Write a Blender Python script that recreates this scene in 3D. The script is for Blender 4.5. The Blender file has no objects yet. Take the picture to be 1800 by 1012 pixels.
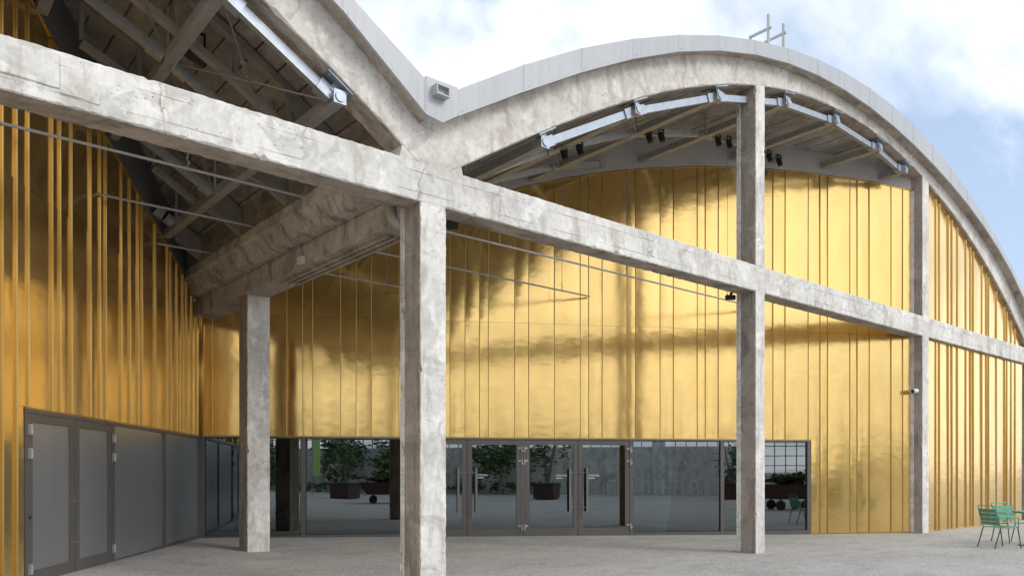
import bpy, bmesh, math, random
from mathutils import Vector, Matrix, noise
random.seed(7)
R = math.radians
sc = bpy.context.scene
C = sc.collection

# ------------------------------------------------------------------ camera, sky, sun, exposure
A = R(49.982)
cam = bpy.data.cameras.new('camera'); co = bpy.data.objects.new('camera', cam); C.objects.link(co)
cam.sensor_width = 36.0; cam.lens = 27.036; cam.shift_y = 0.1786
cam.clip_start = 0.05; cam.clip_end = 3000
co.location = (0, 0, 1.6); co.rotation_euler = (R(90), 0, A - R(90))
sc.camera = co
SUN = Vector((0.36, -0.72, 0.58)).normalized()
W = bpy.data.worlds.new('World'); sc.world = W; W.use_nodes = True
nt = W.node_tree; nt.nodes.clear(); N = nt.nodes.new; L = nt.links.new
out = N('ShaderNodeOutputWorld'); bg = N('ShaderNodeBackground'); sky = N('ShaderNodeTexSky')
sky.sky_type = 'NISHITA'; sky.sun_disc = False
sky.sun_elevation = math.asin(SUN.z); sky.sun_rotation = math.atan2(SUN.x, SUN.y)
sky.air_density = 1.0; sky.dust_density = 1.0; sky.ozone_density = 1.5
bg.inputs[1].default_value = 0.13
tc = N('ShaderNodeTexCoord'); sep = N('ShaderNodeSeparateXYZ'); L(tc.outputs['Generated'], sep.inputs[0])
def wm(op, a, b=None):
    n = N('ShaderNodeMath'); n.operation = op
    for i, v in enumerate((a, b)):
        if v is None: continue
        if isinstance(v, (int, float)): n.inputs[i].default_value = v
        else: L(v, n.inputs[i])
    return n.outputs[0]
zc = wm('ADD', wm('MAXIMUM', sep.outputs[2], 0.0), 0.22)
cmb = N('ShaderNodeCombineXYZ'); L(wm('DIVIDE', sep.outputs[0], zc), cmb.inputs[0]); L(wm('DIVIDE', sep.outputs[1], zc), cmb.inputs[1])
mp = N('ShaderNodeMapping'); mp.inputs['Location'].default_value = (69.8, 2, 2.1); mp.inputs['Rotation'].default_value = (0, 0, R(12)); mp.inputs['Scale'].default_value = (0.75, 1.15, 1)
L(cmb.outputs[0], mp.inputs[0])
n1 = N('ShaderNodeTexNoise'); n1.inputs['Scale'].default_value = 0.85; n1.inputs['Detail'].default_value = 9; n1.inputs['Roughness'].default_value = 0.56; n1.inputs['Distortion'].default_value = 0.35
L(mp.outputs[0], n1.inputs[0])
rmp = N('ShaderNodeValToRGB'); rmp.color_ramp.elements[0].position = 0.42; rmp.color_ramp.elements[1].position = 0.55
rmp.color_ramp.elements[0].color = (0, 0, 0, 1); rmp.color_ramp.elements[1].color = (1, 1, 1, 1)
L(n1.outputs[0], rmp.inputs[0])
n2 = N('ShaderNodeTexNoise'); n2.inputs['Scale'].default_value = 1.9; n2.inputs['Detail'].default_value = 7
L(mp.outputs[0], n2.inputs[0])
rc = N('ShaderNodeValToRGB'); rc.color_ramp.elements[0].position = 0.36; rc.color_ramp.elements[1].position = 0.56
rc.color_ramp.elements[0].color = (5.2, 5.6, 6.1, 1); rc.color_ramp.elements[1].color = (8.6, 8.65, 8.7, 1)
L(n2.outputs[0], rc.inputs[0])
# thin veil over the clear sky
veil = N('ShaderNodeMixRGB'); veil.inputs[0].default_value = 0.6; veil.inputs[2].default_value = (3.1, 3.75, 4.8, 1); L(sky.outputs[0], veil.inputs[1])
mx = N('ShaderNodeMixRGB'); L(rmp.outputs[0], mx.inputs[0]); L(veil.outputs[0], mx.inputs[1]); L(rc.outputs[0], mx.inputs[2])
L(mx.outputs[0], bg.inputs[0]); L(bg.outputs[0], out.inputs[0])
sl = bpy.data.lights.new('sun', 'SUN'); sl.energy = 0.8; sl.angle = R(20); sl.color = (1, 0.96, 0.9)
so = bpy.data.objects.new('sun', sl); C.objects.link(so); so.rotation_euler = SUN.to_track_quat('Z', 'Y').to_euler(); so.location = (10, -20, 30)
vs = sc.view_settings; vs.view_transform = 'Standard'; vs.look = 'None'; vs.exposure = 0.66; vs.gamma = 1; vs.use_curve_mapping = False
sc.cycles.max_bounces = 8; sc.cycles.glossy_bounces = 6; sc.cycles.transparent_max_bounces = 12; sc.cycles.diffuse_bounces = 5

# ------------------------------------------------------------------ materials
def mat(name):
    m = bpy.data.materials.new(name); m.use_nodes = True
    return m, m.node_tree, m.node_tree.nodes['Principled BSDF']
def simple(name, col, rough=0.5, metal=0.0, var=0.0, scale=6.0, bump=0.0):
    m, t, b = mat(name); b.inputs['Roughness'].default_value = rough; b.inputs['Metallic'].default_value = metal
    b.inputs['Base Color'].default_value = (*col, 1)
    if var or bump:
        c = t.nodes.new('ShaderNodeTexCoord'); n = t.nodes.new('ShaderNodeTexNoise'); n.inputs['Scale'].default_value = scale; n.inputs['Detail'].default_value = 8; n.inputs['Roughness'].default_value = 0.62
        t.links.new(c.outputs['Object'], n.inputs[0])
        r = t.nodes.new('ShaderNodeValToRGB'); r.color_ramp.elements[0].position = 0.3; r.color_ramp.elements[1].position = 0.7
        r.color_ramp.elements[0].color = (*[x * (1 - var) for x in col], 1); r.color_ramp.elements[1].color = (*[min(1, x * (1 + var)) for x in col], 1)
        t.links.new(n.outputs[0], r.inputs[0]); t.links.new(r.outputs[0], b.inputs['Base Color'])
        if bump:
            bp = t.nodes.new('ShaderNodeBump'); bp.inputs['Distance'].default_value = bump; bp.inputs['Strength'].default_value = 0.6
            t.links.new(n.outputs[0], bp.inputs['Height']); t.links.new(bp.outputs[0], b.inputs['Normal'])
    return m
def sheet(name, col):
    m, t, b = mat(name); nn = t.nodes.new; ll = t.links.new; b.inputs['Roughness'].default_value = .4
    c = nn('ShaderNodeTexCoord')
    def noi(ms, s, d, off=0):
        q = nn('ShaderNodeMapping'); q.inputs['Scale'].default_value = ms; q.inputs['Location'].default_value = (off, off, 0); ll(c.outputs['Object'], q.inputs[0])
        n = nn('ShaderNodeTexNoise'); n.inputs['Scale'].default_value = s; n.inputs['Detail'].default_value = d; n.inputs['Roughness'].default_value = .65; ll(q.outputs[0], n.inputs[0]); return n.outputs[0]
    def ramp(v, a, z, ca, cz):
        r = nn('ShaderNodeValToRGB'); r.color_ramp.elements[0].position = a; r.color_ramp.elements[1].position = z
        r.color_ramp.elements[0].color = (ca, ca, ca, 1); r.color_ramp.elements[1].color = (cz, cz * .985, cz * .96, 1); ll(v, r.inputs[0]); return r.outputs[0]
    st = ramp(noi((6, 6, .35), 2.2, 7), .45, .72, 1, .90); pa = ramp(noi((1, 1, 1), 1.1, 6, 4), .3, .7, .93, 1.05)
    x = nn('ShaderNodeMixRGB'); x.blend_type = 'MULTIPLY'; x.inputs[0].default_value = 1; ll(st, x.inputs[1]); ll(pa, x.inputs[2])
    y = nn('ShaderNodeMixRGB'); y.blend_type = 'MULTIPLY'; y.inputs[0].default_value = 1; y.inputs[1].default_value = (*col, 1); ll(x.outputs[0], y.inputs[2]); ll(y.outputs[0], b.inputs['Base Color'])
    bp = nn('ShaderNodeBump'); bp.inputs['Distance'].default_value = .012; bp.inputs['Strength'].default_value = .5; ll(noi((1, 1, 1), 1.6, 2, 9), bp.inputs['Height']); ll(bp.outputs[0], b.inputs['Normal'])
    return m
def concrete(name, light, mid, stain, s_amt=0.5, streak=(1, 1, 0.35), board=0.0, bump=0.02, joints=None):
    m, t, b = mat(name); nn = t.nodes.new; ll = t.links.new
    b.inputs['Roughness'].default_value = 0.9; b.inputs['Specular IOR Level'].default_value = 0.25
    c = nn('ShaderNodeTexCoord')
    def noi(scale, det=8, rough=0.6, dist=0.0, mapscale=None, off=0):
        n = nn('ShaderNodeTexNoise'); n.inputs['Scale'].default_value = scale; n.inputs['Detail'].default_value = det; n.inputs['Roughness'].default_value = rough; n.inputs['Distortion'].default_value = dist
        q = nn('ShaderNodeMapping'); q.inputs['Scale'].default_value = mapscale or (1, 1, 1); q.inputs['Location'].default_value = (off, off * .7, off * .3)
        ll(c.outputs['Object'], q.inputs[0]); ll(q.outputs[0], n.inputs[0]); return n.outputs[0]
    def ramp(v, a, z, ca=(0, 0, 0), cz=(1, 1, 1)):
        r = nn('ShaderNodeValToRGB'); r.color_ramp.elements[0].position = a; r.color_ramp.elements[1].position = z
        r.color_ramp.elements[0].color = (*ca, 1); r.color_ramp.elements[1].color = (*cz, 1); ll(v, r.inputs[0]); return r.outputs[0]
    def mix(f, a, z, mode='MIX'):
        x = nn('ShaderNodeMixRGB'); x.blend_type = mode
        for i, v in enumerate((f, a, z)):
            if isinstance(v, (int, float)): x.inputs[i].default_value = v
            elif isinstance(v, tuple): x.inputs[i].default_value = (*v, 1)
            else: ll(v, x.inputs[i])
        return x.outputs[0]
    big = noi(0.9, 10, 0.66, 0.8)
    fine = noi(9, 9, 0.7, off=3)
    patch = noi(1.5, 10, 0.6, 0.6, off=7)
    stre = noi(3.2, 8, 0.65, 0.5, streak, off=11)
    col = mix(ramp(big, 0.38, 0.62), mid, light)
    col = mix(ramp(patch, 0.54, 0.57, cz=(.7, .7, .7)), col, tuple(x * 1.10 for x in light))
    p2 = noi(1.9, 10, 0.62, 0.8, off=19)
    col = mix(ramp(p2, 0.565, 0.60, cz=(.55, .55, .55)), col, tuple(x * .80 for x in mid))
    p3 = noi(0.75, 11, 0.68, 0.4, off=31)
    col = mix(ramp(p3, 0.57, 0.63, cz=(s_amt * .8,) * 3), col, tuple(.5 * (x + y) for x, y in zip(mid, stain)))
    sfac = ramp(stre, 0.50, 0.64, cz=(s_amt,) * 3)
    col = mix(sfac, col, stain)
    col = mix(1.0, col, ramp(fine, 0.25, 0.75, (.78, .78, .78), (1.15, 1.15, 1.15)), 'MULTIPLY')
    # pits and blow holes
    vo = nn('ShaderNodeTexVoronoi'); vo.inputs['Scale'].default_value = 15; ll(c.outputs['Object'], vo.inputs[0])
    pit = ramp(vo.outputs['Distance'], 0.07, 0.15)
    gate = ramp(noi(1.3, 3, off=5), 0.46, 0.56)
    pitf = mix(gate, (1, 1, 1), pit)
    col = mix(1.0, col, mix(0.55, (1, 1, 1), pitf), 'MULTIPLY')
    # hairline cracks
    cr = nn('ShaderNodeTexVoronoi'); cr.feature = 'DISTANCE_TO_EDGE'; cr.inputs['Scale'].default_value = 0.9
    wn = nn('ShaderNodeMixRGB'); wn.inputs[0].default_value = 0.22; ll(c.outputs['Object'], wn.inputs[1])
    wv = nn('ShaderNodeTexNoise'); wv.inputs['Scale'].default_value = 2.2; wv.inputs['Detail'].default_value = 8; ll(c.outputs['Object'], wv.inputs[0]); ll(wv.outputs[1], wn.inputs[2])
    ll(wn.outputs[0], cr.inputs[0])
    ck = ramp(cr.outputs['Distance'], 0.0006, 0.004)
    ckg = mix(ramp(noi(1.1, 3, off=23), 0.57, 0.60), (1, 1, 1), ck)
    col = mix(1.0, col, mix(0.55, (1, 1, 1), ckg), 'MULTIPLY')
    h = mix(0.5, fine, big)
    h = mix(1.0, h, pitf, 'MULTIPLY')
    if joints:
        sx = nn('ShaderNodeSeparateXYZ'); ll(c.outputs['Object'], sx.inputs[0])
        def lines(sock, period, amp, sc_):
            wob = nn('ShaderNodeMath'); wob.operation = 'MULTIPLY_ADD'; wob.inputs[1].default_value = amp; ll(noi(sc_, 6, off=41), wob.inputs[0]); ll(sock, wob.inputs[2])
            pp = nn('ShaderNodeMath'); pp.operation = 'PINGPONG'; pp.inputs[1].default_value = period; ll(wob.outputs[0], pp.inputs[0]); return pp.outputs[0]
        j1 = ramp(lines(sx.outputs[joints[0]], joints[1], joints[2], .8), .003, .012); j2 = ramp(lines(sx.outputs[joints[3]], joints[4], .03, 1.5), .0015, .006)
        jg = mix(ramp(noi(1.4, 4, off=53), .44, .56), (1, 1, 1), mix(1.0, j1, j2, 'MULTIPLY'))
        h = mix(0.8, h, jg, 'MULTIPLY'); col = mix(0.42, col, mix(1.0, col, jg, 'MULTIPLY'))
    if board:
        wv2 = nn('ShaderNodeTexWave'); wv2.wave_type = 'BANDS'; wv2.bands_direction = 'Z'; wv2.inputs['Scale'].default_value = board; wv2.inputs['Distortion'].default_value = 0.25; wv2.inputs['Detail'].default_value = 2
        ll(c.outputs['Object'], wv2.inputs[0]); lines = ramp(wv2.outputs[0], 0.0, 0.06)
        h = mix(0.35, h, lines, 'MULTIPLY'); col = mix(0.16, col, mix(1.0, col, lines, 'MULTIPLY'))
    ll(col, b.inputs['Base Color'])
    bp = nn('ShaderNodeBump'); bp.inputs['Distance'].default_value = bump; bp.inputs['Strength'].default_value = 0.8
    ll(h, bp.inputs['Height']); ll(bp.outputs[0], b.inputs['Normal'])
    return m
M = {}
M['conc'] = concrete('limewashed concrete', (.77, .745, .70), (.62, .603, .57), (.40, .35, .29), .55, (1, 1, .5), joints=(0, .75, 1.1, 2, .13))
M['conc_col'] = concrete('stained column concrete', (.77, .745, .70), (.60, .583, .55), (.40, .35, .29), .6, (1.4, 1.4, .35))
M['conc_arch'] = concrete('plastered arch concrete', (.74, .705, .655), (.60, .565, .515), (.42, .355, .29), .6, (1, 1, .6))
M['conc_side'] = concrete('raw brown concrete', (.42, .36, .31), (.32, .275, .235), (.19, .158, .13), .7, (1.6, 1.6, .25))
M['conc_soffit'] = concrete('weathered and shaded soffit concrete', (.48, .415, .35), (.37, .317, .265), (.18, .148, .12), .7, (.5, 1, 1))  # brown of stains, with underside shade and bounce light mixed into the colour
M['conc_gutter'] = concrete('stained gutter concrete', (.56, .505, .445), (.43, .385, .34), (.15, .126, .105), .7, (1.2, 1.2, .3), bump=0.01)
M['roof_panel'] = concrete('brown roof panels', (.36, .315, .272), (.27, .235, .203), (.15, .128, .108), .6, (1, .3, 1))
M['roof_grey'] = concrete('grey fibre cement roof', (.42, .40, .375), (.35, .333, .31), (.22, .205, .19), .5, (1, .3, 1))
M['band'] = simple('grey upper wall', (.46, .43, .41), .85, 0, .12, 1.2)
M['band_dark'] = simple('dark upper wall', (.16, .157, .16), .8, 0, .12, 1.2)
M['fascia'] = sheet('pale fascia sheet', (.44, .455, .48))
M['galv'] = simple('galvanised steel', (.36, .40, .45), .5, .75, .13, 9, .0015)
M['galv_dull'] = simple('dull galvanised steel', (.47, .47, .46), .5, .75, .15, 7, .0015)
M['truss'] = simple('grey brown truss paint', (.27, .24, .21), .75, 0, .2, 5)
M['frame'] = simple('grey brown aluminium', (.135, .126, .119), .42, .35, .06, 3)
M['perf'] = None
M['black'] = simple('black plastic', (.012, .012, .014), .5)
M['white'] = simple('white plastic', (.72, .72, .71), .4)
M['pvc'] = simple('grey pvc', (.36, .34, .31), .45, 0, .1, 5)
M['rod'] = simple('grey rod', (.40, .385, .37), .45, .5, .1, 8)
M['handle'] = simple('brushed grey handle', (.22, .21, .20), .45, .5, .05, 8)
M['cable'] = simple('steel cable', (.30, .285, .265), .5, .6)
M['green'] = simple('green enamel', (.10, .30, .19), .38, 0, .08, 4)
M['green_dark'] = simple('dark green enamel', (.035, .085, .05), .4, 0, .08, 4)
M['rust'] = simple('brown planter steel', (.065, .032, .025), .7, 0, .3, 5)
M['bark'] = simple('pale bark', (.24, .22, .19), .9, 0, .3, 9, .01)
M['leaf'] = simple('leaves', (.075, .12, .035), .5, 0, .45, 1.2)
M['leaf2'] = simple('light leaves', (.095, .13, .045), .6, 0, .4, 1.5)
M['red'] = simple('red enamel', (.45, .02, .02), .35)
M['banner'] = simple('lime banner cloth', (.42, .62, .20), .8)
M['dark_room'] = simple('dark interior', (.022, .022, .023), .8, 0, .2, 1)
M['yard_wall'] = concrete('yard wall concrete', (.66, .65, .62), (.55, .54, .51), (.3, .28, .26), .6, (1, 1, .3))
M['letter'] = simple('white lettering', (.8, .8, .8), .6)
M['mullion'] = simple('steel glazing bars', (.04, .045, .045), .6)

def gold_mat(name, base, rough, b1, b2):
    m, t, b = mat(name); nn = t.nodes.new; ll = t.links.new
    b.inputs['Metallic'].default_value = .90; b.inputs['Coat Weight'].default_value = .35; b.inputs['Coat Roughness'].default_value = .12
    c = nn('ShaderNodeTexCoord'); oi = nn('ShaderNodeObjectInfo')
    mul = nn('ShaderNodeMath'); mul.operation = 'MULTIPLY'; mul.inputs[1].default_value = 57.0; ll(oi.outputs['Random'], mul.inputs[0])
    def noi(scale, det, ms=(1, 1, 1), rough_=.5):
        q = nn('ShaderNodeMapping'); q.inputs['Scale'].default_value = ms; ll(c.outputs['Object'], q.inputs[0])
        n = nn('ShaderNodeTexNoise'); n.noise_dimensions = '4D'; n.inputs['Scale'].default_value = scale; n.inputs['Detail'].default_value = det; n.inputs['Roughness'].default_value = rough_
        ll(q.outputs[0], n.inputs['Vector']); ll(mul.outputs[0], n.inputs['W']); return n.outputs[0]
    hv = nn('ShaderNodeMath'); hv.operation = 'MULTIPLY_ADD'; hv.inputs[1].default_value = 1.0
    ll(noi(1.5, 1.0, (1, 1, .9)), hv.inputs[0])
    s2 = nn('ShaderNodeMath'); s2.operation = 'MULTIPLY'; s2.inputs[1].default_value = b2; ll(noi(4.5, 1.0, (.8, .8, 1.3)), s2.inputs[0]); ll(s2.outputs[0], hv.inputs[2])
    bp = nn('ShaderNodeBump'); bp.inputs['Strength'].default_value = 1.0; bp.inputs['Distance'].default_value = b1
    ll(hv.outputs[0], bp.inputs['Height']); ll(bp.outputs[0], b.inputs['Normal'])
    cr = nn('ShaderNodeValToRGB'); cr.color_ramp.elements[0].position = .3; cr.color_ramp.elements[1].position = .7
    cr.color_ramp.elements[0].color = (*[x * .95 for x in base], 1); cr.color_ramp.elements[1].color = (*[min(1, x * 1.04) for x in base], 1)
    ll(noi(2.5, 5, (1, 1, .4)), cr.inputs[0]); ll(cr.outputs[0], b.inputs['Base Color'])
    rr = nn('ShaderNodeMapRange'); rr.inputs[1].default_value = .3; rr.inputs[2].default_value = .7; rr.inputs[3].default_value = rough * .8; rr.inputs[4].default_value = rough * 1.25
    ll(noi(3.5, 6, (1, 1, .3), .6), rr.inputs[0]); ll(rr.outputs[0], b.inputs['Roughness'])
    return m
M['gold'] = gold_mat('gold alloy sheet', (.845, .57, .20), .175, .0075, .38)
M['gold_seam_shaded'] = gold_mat('gold alloy seam shaded', (.55, .37, .12), .34, .0, .0)  # same alloy, base darkened to stand for shade and dark reflections on seams

def glass_mat():
    m = bpy.data.materials.new('tinted glass'); m.use_nodes = True; t = m.node_tree; t.nodes.clear(); nn = t.nodes.new; ll = t.links.new
    o = nn('ShaderNodeOutputMaterial'); mixs = nn('ShaderNodeMixShader'); tr = nn('ShaderNodeBsdfTransparent'); gl = nn('ShaderNodeBsdfGlossy'); fr = nn('ShaderNodeFresnel')
    tr.inputs[0].default_value = (.36, .42, .43, 1); gl.inputs[0].default_value = (.86, .95, 1, 1); gl.inputs[1].default_value = 0.004; fr.inputs[0].default_value = 2.75
    ll(fr.outputs[0], mixs.inputs[0]); ll(tr.outputs[0], mixs.inputs[1]); ll(gl.outputs[0], mixs.inputs[2]); ll(mixs.outputs[0], o.inputs[0]); return m
M['glass'] = glass_mat()
def perf_mat():
    m, t, b = mat('perforated grey sheet'); nn = t.nodes.new; ll = t.links.new
    b.inputs['Metallic'].default_value = .7; b.inputs['Roughness'].default_value = .34
    c = nn('ShaderNodeTexCoord'); v = nn('ShaderNodeTexVoronoi'); v.inputs['Scale'].default_value = 55; v.inputs['Randomness'].default_value = 0; ll(c.outputs['Object'], v.inputs[0])
    r = nn('ShaderNodeValToRGB'); r.color_ramp.elements[0].position = .2; r.color_ramp.elements[1].position = .4
    r.color_ramp.elements[0].color = (.26, .27, .29, 1); r.color_ramp.elements[1].color = (.37, .385, .41, 1); ll(v.outputs['Distance'], r.inputs[0]); ll(r.outputs[0], b.inputs['Base Color'])
    q = nn('ShaderNodeMapping'); q.inputs['Scale'].default_value = (1, 1, .04); ll(c.outputs['Object'], q.inputs[0])
    n = nn('ShaderNodeTexNoise'); n.inputs['Scale'].default_value = 3.0; n.inputs['Detail'].default_value = 3; ll(q.outputs[0], n.inputs[0])
    bp = nn('ShaderNodeBump'); bp.inputs['Distance'].default_value = .012; ll(n.outputs[0], bp.inputs['Height']); ll(bp.outputs[0], b.inputs['Normal'])
    return m
M['perf'] = perf_mat()
def ground_mat():
    m, t, b = mat('fine gravel asphalt'); nn = t.nodes.new; ll = t.links.new
    b.inputs['Roughness'].default_value = .92; b.inputs['Specular IOR Level'].default_value = .2
    c = nn('ShaderNodeTexCoord')
    def noi(s, d, r=.6, ms=(1, 1, 1)):
        q = nn('ShaderNodeMapping'); q.inputs['Scale'].default_value = ms; ll(c.outputs['Object'], q.inputs[0])
        n = nn('ShaderNodeTexNoise'); n.inputs['Scale'].default_value = s; n.inputs['Detail'].default_value = d; n.inputs['Roughness'].default_value = r; ll(q.outputs[0], n.inputs[0]); return n.outputs[0]
    def ramp(v, a, z, ca, cz):
        r = nn('ShaderNodeValToRGB'); r.color_ramp.elements[0].position = a; r.color_ramp.elements[1].position = z
        r.color_ramp.elements[0].color = (*ca, 1); r.color_ramp.elements[1].color = (*cz, 1); ll(v, r.inputs[0]); return r.outputs[0]
    vo = nn('ShaderNodeTexVoronoi'); vo.inputs['Scale'].default_value = 34; ll(c.outputs['Object'], vo.inputs[0])
    spk = ramp(vo.outputs['Color'], .1, .9, (.78, .78, .78), (1.18, 1.18, 1.18))
    base = ramp(noi(.5, 8, .65), .33, .68, (.375, .37, .358), (.455, .45, .438))
    mud = ramp(noi(1.1, 9, .72, (1, 1.9, 1)), .48, .70, (1, 1, 1), (.80, .785, .77))
    def mul(a, z, f=1.0):
        x = nn('ShaderNodeMixRGB'); x.blend_type = 'MULTIPLY'; x.inputs[0].default_value = f; ll(a, x.inputs[1]); ll(z, x.inputs[2]); return x.outputs[0]
    col = mul(mul(base, mud), spk)
    fn = ramp(noi(120, 3), .3, .7, (.85, .85, .85), (1.12, 1.12, 1.12))
    ll(mul(col, fn), b.inputs['Base Color'])
    bp = nn('ShaderNodeBump'); bp.inputs['Distance'].default_value = .01; bp.inputs['Strength'].default_value = .7; ll(vo.outputs['Distance'], bp.inputs['Height']); ll(bp.outputs[0], b.inputs['Normal'])
    return m
M['ground'] = ground_mat()

# ------------------------------------------------------------------ builders
def obj(name, bm, m, parent=None, kind=None, smooth=False, label=None):
    me = bpy.data.meshes.new(name)
    bmesh.ops.recalc_face_normals(bm, faces=bm.faces)
    bm.to_mesh(me); bm.free()
    for x in (m if isinstance(m, (list, tuple)) else [m]): me.materials.append(x)
    if smooth: me.polygons.foreach_set('use_smooth', [True] * len(me.polygons))
    o = bpy.data.objects.new(name, me); C.objects.link(o)
    if parent is not None:
        o.parent = parent
        o.matrix_parent_inverse = Matrix.Translation(-WL.get(parent.name, Vector((0, 0, 0))))
    if kind: o['kind'] = kind
    if label: o['label'] = label
    return o
WL = {}
def tag(o, label, cat, group=None):
    o['label'] = label; o['category'] = cat
    if group: o['group'] = group
    return o
def thing(name, label, cat, loc=(0, 0, 0), group=None):
    o = bpy.data.objects.new(name, None); C.objects.link(o); o.location = loc; o.empty_display_size = .2
    WL[o.name] = Vector(loc)
    return tag(o, label, cat, group)
def B(): return bmesh.new()
def quadbox(bm, pts8, mi=0):
    v = [bm.verts.new(p) for p in pts8]
    for f in ((0, 1, 2, 3), (4, 5, 6, 7), (0, 1, 5, 4), (1, 2, 6, 5), (2, 3, 7, 6), (3, 0, 4, 7)):
        q = bm.faces.new([v[i] for i in f]); q.material_index = mi
def box(bm, x0, x1, y0, y1, z0, z1, mi=0):
    quadbox(bm, [(x0, y0, z0), (x1, y0, z0), (x1, y1, z0), (x0, y1, z0), (x0, y0, z1), (x1, y0, z1), (x1, y1, z1), (x0, y1, z1)], mi)
def obox(bm, o, u, v, w, a, b, c, mi=0):
    """box centred at o with half axes a*u, b*v, c*w"""
    o = Vector(o); u = Vector(u) * a; v = Vector(v) * b; w = Vector(w) * c
    quadbox(bm, [o - u - v - w, o + u - v - w, o + u + v - w, o - u + v - w, o - u - v + w, o + u - v + w, o + u + v + w, o - u + v + w], mi)
def frame_of(d):
    d = Vector(d).normalized(); up = Vector((0, 0, 1)) if abs(d.z) < .95 else Vector((1, 0, 0))
    u = d.cross(up).normalized(); return d, u, u.cross(d).normalized()
def bar(bm, a, b, hw, hh=None, mi=0):
    a = Vector(a); b = Vector(b); d, u, v = frame_of(b - a); hh = hh or hw
    obox(bm, (a + b) / 2, d, u, v, (b - a).length / 2, hw, hh, mi)
def tube(bm, pts, r, n=8, caps=True, mi=0, radii=None):
    pts = [Vector(p) for p in pts]; rings = []; u = None
    for i, p in enumerate(pts):
        d = (pts[min(i + 1, len(pts) - 1)] - pts[max(i - 1, 0)]).normalized()
        if u is None: _, u, _ = frame_of(d)
        u = (u - d * u.dot(d)).normalized(); v = d.cross(u)
        rr = radii[i] if radii else r
        rings.append([bm.verts.new(p + (u * math.cos(2 * math.pi * k / n) + v * math.sin(2 * math.pi * k / n)) * rr) for k in range(n)])
    for a, b in zip(rings, rings[1:]):
        for k in range(n): bm.faces.new((a[k], a[(k + 1) % n], b[(k + 1) % n], b[k])).material_index = mi
    if caps:
        bm.faces.new(rings[0][::-1]).material_index = mi; bm.faces.new(rings[-1]).material_index = mi
def prism(bm, poly, ax, t0, t1, mi=0):
    """poly of 2-D points extruded; ax='y': (x,z) along y; ax='x': (y,z) along x; ax='z': (x,y) along z"""
    f = {'y': lambda p, t: (p[0], t, p[1]), 'x': lambda p, t: (t, p[0], p[1]), 'z': lambda p, t: (p[0], p[1], t)}[ax]
    a = [bm.verts.new(f(p, t0)) for p in poly]; b = [bm.verts.new(f(p, t1)) for p in poly]; n = len(poly)
    bm.faces.new(a).material_index = mi; bm.faces.new(b[::-1]).material_index = mi
    for i in range(n): bm.faces.new((a[i], a[(i + 1) % n], b[(i + 1) % n], b[i])).material_index = mi
def rough_bar(bm, stations, mi4=(0, 0, 0, 0), ch=.014, jit=.004, seed=0):
    """concrete member: stations = (centre, u, v, hu, hv); cast edges chamfered and chipped irregularly.
    mi4: materials of the -v, +u, +v, -u faces"""
    rnd = random.Random(seed); rings = []
    sgn = [(-1, -1), (1, -1), (1, 1), (-1, 1)]
    chip = [0, 0, 0, 0]
    for c, u, v, hu, hv in stations:
        c = Vector(c); u = Vector(u); v = Vector(v); ring = []
        for k, (su, sv) in enumerate(sgn):
            if rnd.random() < .04: chip[k] = rnd.uniform(3, 9)
            chip[k] *= .22
            cc = ch * rnd.uniform(.5, 1.5) * (1 + chip[k])
            ju = rnd.uniform(-jit, jit); jv = rnd.uniform(-jit, jit)
            pu = c + u * (su * (hu - cc) + ju * .3) + v * (sv * hv + jv * .35)
            pv = c + u * (su * hu + ju * .35) + v * (sv * (hv - cc) + jv * .3)
            ring += ([pv, pu] if k in (0, 2) else [pu, pv])
        rings.append([bm.verts.new(p) for p in ring])
    n = 8; fm = {1: mi4[0], 3: mi4[1], 5: mi4[2], 7: mi4[3]}
    for a, b in zip(rings, rings[1:]):
        for k in range(n):
            f = bm.faces.new((a[k], a[(k + 1) % n], b[(k + 1) % n], b[k]))
            f.material_index = fm.get(k, fm.get((k + 7) % n if k else 7, 0))
    bm.faces.new(rings[0][::-1]); bm.faces.new(rings[-1])
def straight(p0, p1, u, v, hu, hv, step=.05):
    p0 = Vector(p0); p1 = Vector(p1); n = max(2, int((p1 - p0).length / step))
    return [(p0.lerp(p1, i / n), u, v, hu, hv) for i in range(n + 1)]
X, Y, Z = (1, 0, 0), (0, 1, 0), (0, 0, 1)

# ------------------------------------------------------------------ shape of the place
YF = 8.353                       # front face of the concrete frame
CR, CL = 17.4, -6.1              # middles of the two vaults
def poly(k, t):
    r = 0
    for c in k: r = r * t + c
    return r
def low(dx): return poly((-0.2177, 0.1231, 0.4161, -3.1943, -0.1501, 9.5792), dx / 10)
def fbt(dx): return poly((-0.5527, -0.2707, 1.0257, -2.4143, -0.4434, 9.8319), dx / 10)
def ftp(dx): return poly((0.0264, 0.0163, -0.0011, -2.8236, -0.0587, 10.2546), dx / 10)
def under(dx): return fbt(dx) + .03
P0 = Vector((5.69, 17.53, 0))
GD = Vector((.8619, -.5069, 0)).normalized(); GN = Vector((GD.y, -GD.x, 0))       # entrance wall, normal to the yard
LD = Vector((-.5492, -.8357, 0)).normalized(); LN = Vector((-LD.y, LD.x, 0))     # left wall
def ground_z(x, y):
    p = Vector((x, y, 0)) - P0
    s = p.dot(GD); dg = p.dot(GN); dl = p.dot(LN); sl_ = p.dot(LD)
    g = .115 * max(0, min(1, 1 - s / 14.8)) * math.exp(-max(0, dg - .9) / 2.2)
    l = (.115 + .0105 * max(0, min(9, sl_))) * math.exp(-max(0, dl - .7) / 1.4)
    return max(g, l)
def wall_y(x):                    # y of the gold wall faces at a given x
    return P0.y + (x - P0.x) * (GD.y / GD.x if x > P0.x else LD.y / LD.x)

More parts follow.
